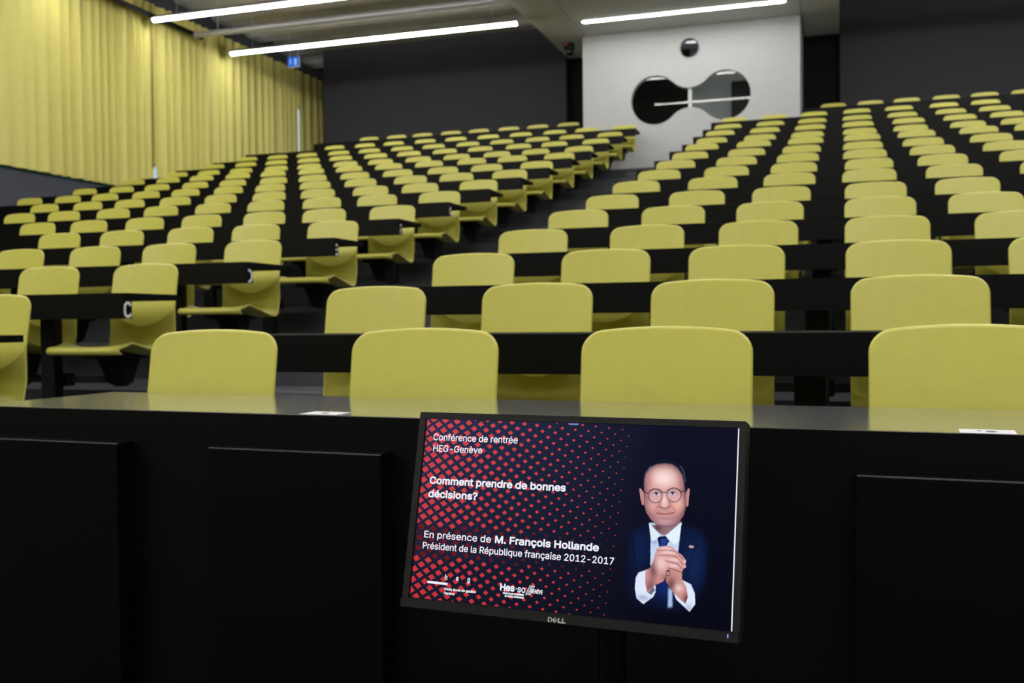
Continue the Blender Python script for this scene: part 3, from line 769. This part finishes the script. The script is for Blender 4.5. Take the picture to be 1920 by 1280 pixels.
# portrait of the speaker: rasterised into the picture with plain 2-D drawing
u0, u1, v0, v1, stp = 872, 1196, 112, 692, 2.0
ua = np.arange(u0, u1 + .1, stp); va = np.arange(v0, v1 + .1, stp)
PU, PV = np.meshgrid(ua, va)
hm = lambda x, y: (830.1 + .236 * x + .0122 * y, 113.2 + .23 * y - .0124 * x)
bm_ = lambda x, y: (845 + .28 * x + .0135 * y, 370 - .018 * x + .27 * y)
def blur(a, n):
    for _ in range(2):
        for ax in (0, 1):
            p = np.pad(a, [(n, n) if k == ax else (0, 0) for k in (0, 1)], mode='edge')
            a = sum(np.roll(p, s, ax) for s in range(-n, n + 1)) / (2 * n + 1)
            a = a[n:-n] if ax == 0 else a[:, n:-n]
    return a
def poly(pts, f=None, bl=0):
    P = [f(*p) for p in pts] if f else pts
    acc = np.zeros(PU.shape)
    for du, dv in ((-.5, -.5), (.5, -.5), (-.5, .5), (.5, .5)):
        x, y = PU + du, PV + dv; ins_ = np.zeros(PU.shape, bool)
        for i in range(len(P)):
            (xa, ya), (xb, yb) = P[i], P[i - 1]
            if ya == yb: continue
            ins_ ^= ((ya > y) != (yb > y)) & (x < (xb - xa) * (y - ya) / (yb - ya) + xa)
        acc += ins_ * .25
    return blur(acc, bl) if bl else acc
def ell(c, rx, ry, f, soft=.15):
    (cx_, cy_) = f(*c); d = np.sqrt(((PU - cx_) / (rx * .24)) ** 2 + ((PV - cy_) / (ry * .235)) ** 2)
    return np.clip((1 - d) / soft + .5, 0, 1)
def gau(c, rx, ry, f):
    (cx_, cy_) = f(*c); return np.exp(-((PU - cx_) / (rx * .24)) ** 2 - ((PV - cy_) / (ry * .235)) ** 2)
def line(pts, wd, f):
    P = [f(*p) for p in pts]; d = np.full(PU.shape, 1e9)
    for (xa, ya), (xb, yb) in zip(P[:-1], P[1:]):
        L2 = (xb - xa) ** 2 + (yb - ya) ** 2 + 1e-9; t_ = np.clip(((PU - xa) * (xb - xa) + (PV - ya) * (yb - ya)) / L2, 0, 1)
        d = np.minimum(d, np.hypot(PU - xa - t_ * (xb - xa), PV - ya - t_ * (yb - ya)))
    return np.clip(wd * .12 + .7 - d / 1.4 * 1.0, 0, 1)
img = bgcol(PU, PV)
sq = lambda m: m[..., None]
def over(m, c, k=1.0):
    global img
    m = np.clip(m * k, 0, 1); img = img * (1 - sq(m)) + (c if isinstance(c, np.ndarray) and c.ndim == 3 else lin(c)) * sq(m)
B_, H_ = bm_, hm
jk = poly([(405, 20), (200, 90), (60, 160), (10, 420), (30, 800), (240, 1080), (640, 1150), (900, 1130), (1080, 900), (1180, 600), (1190, 260), (1080, 120), (840, 10)], B_, 7)
over(jk, (13, 22, 52), .7)
over(gau((1000, 500), 200, 420, B_) * jk, (22, 42, 92), .7); over(gau((300, 330), 150, 300, B_) * jk, (20, 36, 80), .7); over(gau((600, 850), 150, 160, B_), (22, 44, 110), .8)
over(line([(165, 160), (190, 300), (230, 560)], 8, B_), (6, 9, 25), .8); over(line([(1050, 160), (970, 215), (1050, 260), (960, 500), (890, 720)], 7, B_), (6, 10, 28), .7)
over(poly([(405, 0), (430, 200), (428, 590), (520, 400), (560, 330), (545, 200), (640, 200), (650, 310), (795, 385), (840, 0)], B_), (196, 214, 242))
over(gau((480, 240), 40, 60, B_) * poly([(430, 180), (545, 200), (545, 320), (428, 590)], B_), (120, 150, 205), .8)
over(poly([(430, 30), (840, -20), (790, 50), (640, 165), (590, 170), (540, 140)], B_, 1), (150, 112, 118))
over(gau((520, 70), 80, 70, B_) * poly([(430, 30), (840, -20), (790, 50), (640, 165), (590, 170), (540, 140)], B_, 1), (85, 62, 74), .9)
over(poly([(405, 0), (560, 165), (470, 255), (432, 200)], B_), (222, 236, 252)); over(poly([(842, -10), (628, 172), (745, 292), (802, 255)], B_), (228, 241, 254))
over(poly([(545, 185), (630, 175), (680, 245), (632, 315), (545, 325), (520, 205)], B_), (14, 22, 58)); over(poly([(560, 215), (640, 205), (655, 250), (620, 310), (560, 315)], B_), (34, 62, 140))
over(poly([(670, 860), (716, 895), (716, 1110), (660, 1120)], B_, 1) * np.clip((672 - PV) / 22, 0, 1), (170, 195, 235))
for P_ in ([(400, 622), (270, 668), (232, 740), (222, 880), (245, 1010), (335, 1082), (465, 985), (497, 920), (497, 820), (380, 700)], [(845, 752), (960, 808), (1008, 920), (1014, 1060), (940, 1162), (860, 1090), (770, 1010), (742, 940), (830, 900)]):
    over(poly(P_, B_), (222, 234, 252))
over(gau((330, 1000), 100, 50, B_) * poly([(222, 930), (245, 1010), (335, 1082), (465, 985), (380, 930)], B_), (165, 165, 200), .8); over(gau((930, 1110), 60, 60, B_) * poly([(1014, 1000), (940, 1162), (860, 1090)], B_), (150, 165, 205), .6)
over(poly([(470, 850), (490, 900), (440, 960), (395, 930)], B_), (110, 105, 125))
hand2 = poly([(640, 655), (720, 620), (842, 640), (845, 750), (900, 840), (922, 970), (890, 1065), (820, 1010), (700, 885), (632, 770)], B_)
hand1 = poly([(360, 650), (440, 590), (480, 450), (510, 350), (560, 318), (640, 306), (718, 310), (775, 380), (850, 432), (902, 505), (888, 530), (896, 585), (862, 605), (850, 640), (800, 640), (740, 622), (650, 625), (640, 700), (600, 775), (500, 825), (440, 880), (385, 935), (358, 800)], B_)
sk = lambda a, b, t_: lin(a) * (1 - sq(t_)) + lin(b) * sq(t_)
over(hand2, sk((205, 148, 140), (120, 74, 72), np.clip(gau((700, 820), 90, 130, B_) + gau((900, 1000), 60, 90, B_), 0, 1)))
over(hand1, sk((212, 150, 148), (118, 74, 76), np.clip(gau((470, 620), 70, 150, B_) + .8 * gau((430, 850), 90, 110, B_) + .5 * gau((610, 720), 60, 60, B_), 0, 1)))
for c_, rx, ry in (((570, 540), 90, 110), ((640, 345), 120, 30), ((680, 400), 150, 26), ((740, 490), 110, 30), ((740, 570), 90, 30), ((885, 515), 22, 26), ((880, 575), 20, 22), ((800, 860), 60, 60)):
    over(gau(c_, rx, ry, B_) * np.maximum(hand1, hand2), (248, 214, 212), .75)
for p_, wd in (([(515, 372), (640, 362), (745, 372), (800, 420), (860, 490)], 6), ([(540, 440), (680, 428), (770, 450), (840, 520), (870, 565)], 6), ([(630, 505), (700, 520), (790, 550), (845, 605)], 7), ([(655, 600), (720, 610), (800, 640), (835, 650)], 9), ([(650, 640), (690, 660), (680, 700), (645, 700)], 8), ([(640, 640), (636, 720), (630, 770)], 9)):
    over(line(p_, wd, B_), (96, 52, 56), .75)
over(ell((968, 316), 34, 17, B_, .5), (245, 215, 205)); over(ell((970, 318), 16, 12, B_, .6), (225, 105, 80))
# head
hair = poly([(396, 600), (396, 430), (425, 290), (500, 185), (600, 132), (740, 98), (870, 118), (965, 170), (1040, 265), (1068, 400), (1085, 600), (1075, 700), (1040, 640), (700, 400), (410, 700)], H_, 1)
over(hair, (20, 27, 42)); over(line([(1000, 210), (1050, 320), (1062, 450)], 14, H_), (60, 84, 118), .6); over(line([(405, 420), (440, 290), (510, 195)], 8, H_), (60, 76, 100), .6)
for P_ in ([(330, 572), (352, 560), (395, 625), (410, 700), (402, 832), (376, 822), (352, 720)], [(1136, 575), (1112, 558), (1078, 640), (1070, 720), (1082, 852), (1108, 832), (1122, 690)]):
    over(poly(P_, H_), (206, 150, 150))
over(line([(345, 590), (375, 680), (390, 800)], 5, H_), (120, 76, 82), .7); over(line([(1118, 590), (1092, 680), (1088, 800)], 5, H_), (120, 76, 82), .6)
face = poly([(408, 450), (430, 330), (500, 225), (600, 172), (740, 155), (860, 170), (950, 235), (1018, 345), (1046, 480), (1072, 640), (1076, 850), (1040, 985), (965, 1085), (860, 1148), (740, 1172), (620, 1140), (520, 1060), (445, 950), (405, 800), (405, 600)], H_)
edge_ = np.clip(1 - blur(face, 9) ** 1.3, 0, 1)
over(face, sk((214, 150, 142), (104, 64, 72), np.clip(edge_ * 1.7, 0, 1)))
F = lambda m: m * face
over(F(gau((720, 400), 200, 150, H_)), (255, 228, 226), .9); over(F(gau((480, 420), 70, 120, H_)), (186, 122, 118), .5); over(F(gau((1000, 420), 50, 130, H_)), (190, 126, 120), .5); over(F(gau((730, 760), 60, 110, H_)), (252, 218, 212), .8); over(F(gau((520, 830), 100, 90, H_)), (232, 180, 178), .6); over(F(gau((950, 800), 90, 110, H_)), (244, 192, 180), .7)
over(F(gau((450, 800), 60, 200, H_)), (160, 112, 122), .5)
over(F(np.clip((PV - 312) / 30, 0, 1)), (172, 126, 138), .55); over(F(gau((740, 1090), 130, 50, H_)), (214, 172, 178), .6); over(F(gau((740, 900), 100, 30, H_)), (176, 134, 144), .6)
over(F(gau((595, 640), 100, 45, H_)), (168, 118, 126), .6); over(F(gau((880, 630), 100, 45, H_)), (168, 118, 126), .6); over(F(gau((668, 780), 26, 90, H_)), (176, 116, 116), .7); over(F(gau((815, 790), 24, 80, H_)), (176, 116, 112), .6)
over(F(line([(500, 605), (560, 572), (640, 580), (690, 610)], 20, H_)), (104, 70, 74), .7); over(F(line([(790, 590), (860, 566), (940, 578), (1010, 610)], 20, H_)), (104, 70, 74), .7)
for c_ in ((592, 682), (885, 664)):
    over(F(ell(c_, 100, 96, H_)), (222, 184, 192), .45)
for c_ in ((608, 646), (868, 638)):
    over(ell(c_, 62, 26, H_, .4), (226, 216, 226), .8); over(ell((c_[0] - 2, c_[1] - 2), 25, 25, H_, .4), (42, 40, 62), .95); over(line([(c_[0] - 62, c_[1] + 2), (c_[0] - 20, c_[1] - 26), (c_[0] + 30, c_[1] - 24), (c_[0] + 62, c_[1] + 4)], 8, H_), (78, 50, 58), .85)
def ringm(c, r, wd):
    (cx_, cy_) = H_(*c); d = np.abs(np.hypot((PU - cx_) / .24, (PV - cy_) / .235) - r); return np.clip(1.25 - d / wd, 0, 1)
over(ringm((590, 682), 108, 9), (70, 62, 84), .9); over(ringm((885, 664), 110, 9), (70, 62, 84), .9)
over(line([(690, 630), (735, 618), (778, 624)], 10, H_), (90, 66, 72), .9); over(line([(488, 648), (450, 636), (405, 608)], 9, H_), (64, 50, 58), .9); over(line([(992, 628), (1030, 608), (1062, 590)], 10, H_), (64, 50, 58), .9)
over(line([(648, 850), (690, 868), (740, 882), (790, 866), (825, 846)], 10, H_), (112, 66, 70), .85); over(line([(690, 700), (655, 800), (645, 840)], 8, H_), (176, 120, 122), .6); over(line([(800, 740), (830, 800), (835, 840)], 8, H_), (176, 120, 122), .5)
over(line([(640, 835), (605, 880), (585, 930)], 7, H_), (150, 98, 102), .7); over(line([(848, 838), (885, 890), (908, 935)], 7, H_), (150, 98, 102), .7)
over(line([(615, 952), (680, 966), (740, 968), (810, 966), (885, 944)], 10, H_), (124, 62, 70), .9); over(F(line([(660, 996), (740, 1008), (830, 996)], 16, H_)), (214, 152, 156), .6); over(F(gau((740, 1040), 90, 14, H_)), (160, 112, 122), .6)
over(line([(520, 1062), (620, 1142), (740, 1174), (860, 1150), (965, 1088)], 8, H_), (110, 76, 90), .6)
edgef = np.minimum.reduce([(PU - u0), (u1 - PU), (PV - v0), (v1 - PV)]); ef = np.clip(edgef / 24, 0, 1)
img = bgcol(PU, PV) * (1 - sq(ef)) + img * sq(ef)
mpart('portrait_photo', colored_mesh('portrait_photo', [sp(a, b, .0010) for a, b in zip(PU.ravel(), PV.ravel())], grid_faces(len(va), len(ua)), np.clip(img, 0, 1).reshape(-1, 3)), parent=screen)['label'] = 'photo of a person in a dark suit with clasped hands'
# stand: neck behind the panel, post and floor plate
stn = MB()
stn.tube((0, .0, .02), (0, .0, .60), .022, 18)
stn.box(-.05, .05, -.09, .01, .565, .655)
obj('stand', stn, M['cover'], mon, smooth=False)
obj('base_plate', MB().prism(rrect(-.17, -.14, .17, .12, .03), lambda p, k: (p[0], p[1], (0, .02)[k])), M['cover'], mon, bevel=.003)

# ------------------------------------------------------------------ small fittings
t = thing('exit_sign', (-9.91, 17.0, 4.985 + CAMZ), 'small blue lit exit sign hanging above the curtains near the back wall', 'sign')
obj('housing', MB().box(-.125, .125, -.03, .03, -.10, .10), M['grey'], t, bevel=.006)
fp = obj('face', MB().box(-.118, .118, -.034, -.031, -.093, .093), M['signblue'], t)
fg = MB()
def sg(pts): fg.prism(pts, lambda p, k: (p[0], (-.0365, -.0342)[k], p[1]))
sg([(-.062 + .014 * math.cos(a * .5236), .052 + .014 * math.sin(a * .5236)) for a in range(12)])      # running figure
sg([(-.075, .035), (-.050, .035), (-.046, -.01), (-.074, -.008)])
sg([(-.074, .03), (-.095, .012), (-.090, .005), (-.068, .02)]); sg([(-.05, .03), (-.032, .005), (-.038, 0), (-.056, .02)])
sg([(-.074, -.005), (-.060, -.005), (-.080, -.065), (-.094, -.062)]); sg([(-.060, -.005), (-.046, -.008), (-.028, -.045), (-.04, -.052)])
sg([(.02, -.07), (.02, .06), (.075, .06), (.075, -.07)])                                                # door
obj('pictogram', fg, M['signwhite'], fp)
for s in (-1, 1): obj('hanger', MB().tube((s * .09, 0, .10), (s * .09, 0, .64), .005, 8), M['grey'], t)

t = thing('ceiling_camera', (-4.70, 17.78, ZS), 'small black camera with a red light under the soffit, left of the white booth', 'camera')
obj('mount', MB().box(-.085, .085, -.08, .08, -.125, -.0), M['metal'], t, bevel=.012)
obj('status_light', MB().box(-.055, -.02, -.083, -.0795, -.05, -.028), M['red_led'], t)
dm = MB()
prof = [(.0, -.225), (.035, -.222), (.062, -.208), (.078, -.185), (.08, -.16), (.06, -.14), (.04, -.126)]
k = 20
dm.add([(r_ * math.cos(2 * math.pi * i / k) + .02, r_ * math.sin(2 * math.pi * i / k), z_) for r_, z_ in prof for i in range(k)], [(j * k + i, j * k + (i + 1) % k, (j + 1) * k + (i + 1) % k, (j + 1) * k + i) for j in range(len(prof) - 1) for i in range(k)])
obj('dome', dm, M['screenblack'], t, smooth=True)

# ------------------------------------------------------------------ dusk sky outside the window
w = bpy.data.worlds.new('dusk'); bpy.context.scene.world = w; w.use_nodes = True
bg = w.node_tree.nodes['Background']; bg.inputs['Color'].default_value = (.62, .74, .86, 1); bg.inputs['Strength'].default_value = .9

# ------------------------------------------------------------------ camera
yaw, pitch, roll, f = .317450342, -.02, -.00911770864, 1880.13968
c, s = math.cos(yaw), math.sin(yaw); cp, sp_ = math.cos(pitch), math.sin(pitch); cr, sr_ = math.cos(roll), math.sin(roll)
r0 = Vector((c, s, 0)); up0 = Vector((s * sp_, -c * sp_, cp)); wv = Vector((-s * cp, c * cp, sp_))
rt = cr * r0 + sr_ * up0; upv = -sr_ * r0 + cr * up0
cam = bpy.data.cameras.new('camera'); co = bpy.data.objects.new('camera', cam); C.objects.link(co)
mw = Matrix.Identity(4)
for i in range(3):
    mw[i][0] = rt[i]; mw[i][1] = upv[i]; mw[i][2] = -wv[i]
mw[2][3] = CAMZ
co.matrix_world = mw
cam.sensor_width = 36; cam.lens = f / 1920 * 36; cam.clip_start = .02; cam.clip_end = 200
cam.dof.use_dof = True; cam.dof.focus_distance = 1.40; cam.dof.aperture_fstop = 8.0; cam.dof.aperture_blades = 9
sc = bpy.context.scene; sc.camera = co
vs = sc.view_settings; sc.display_settings.display_device = 'sRGB'
vs.view_transform = 'Standard'; vs.look = 'None'; vs.gamma = 1; vs.exposure = 0; vs.use_curve_mapping = False
try:
    sc.cycles.use_denoising = True; sc.cycles.max_bounces = 8; sc.cycles.diffuse_bounces = 5; sc.cycles.sample_clamp_indirect = 6
except Exception: pass
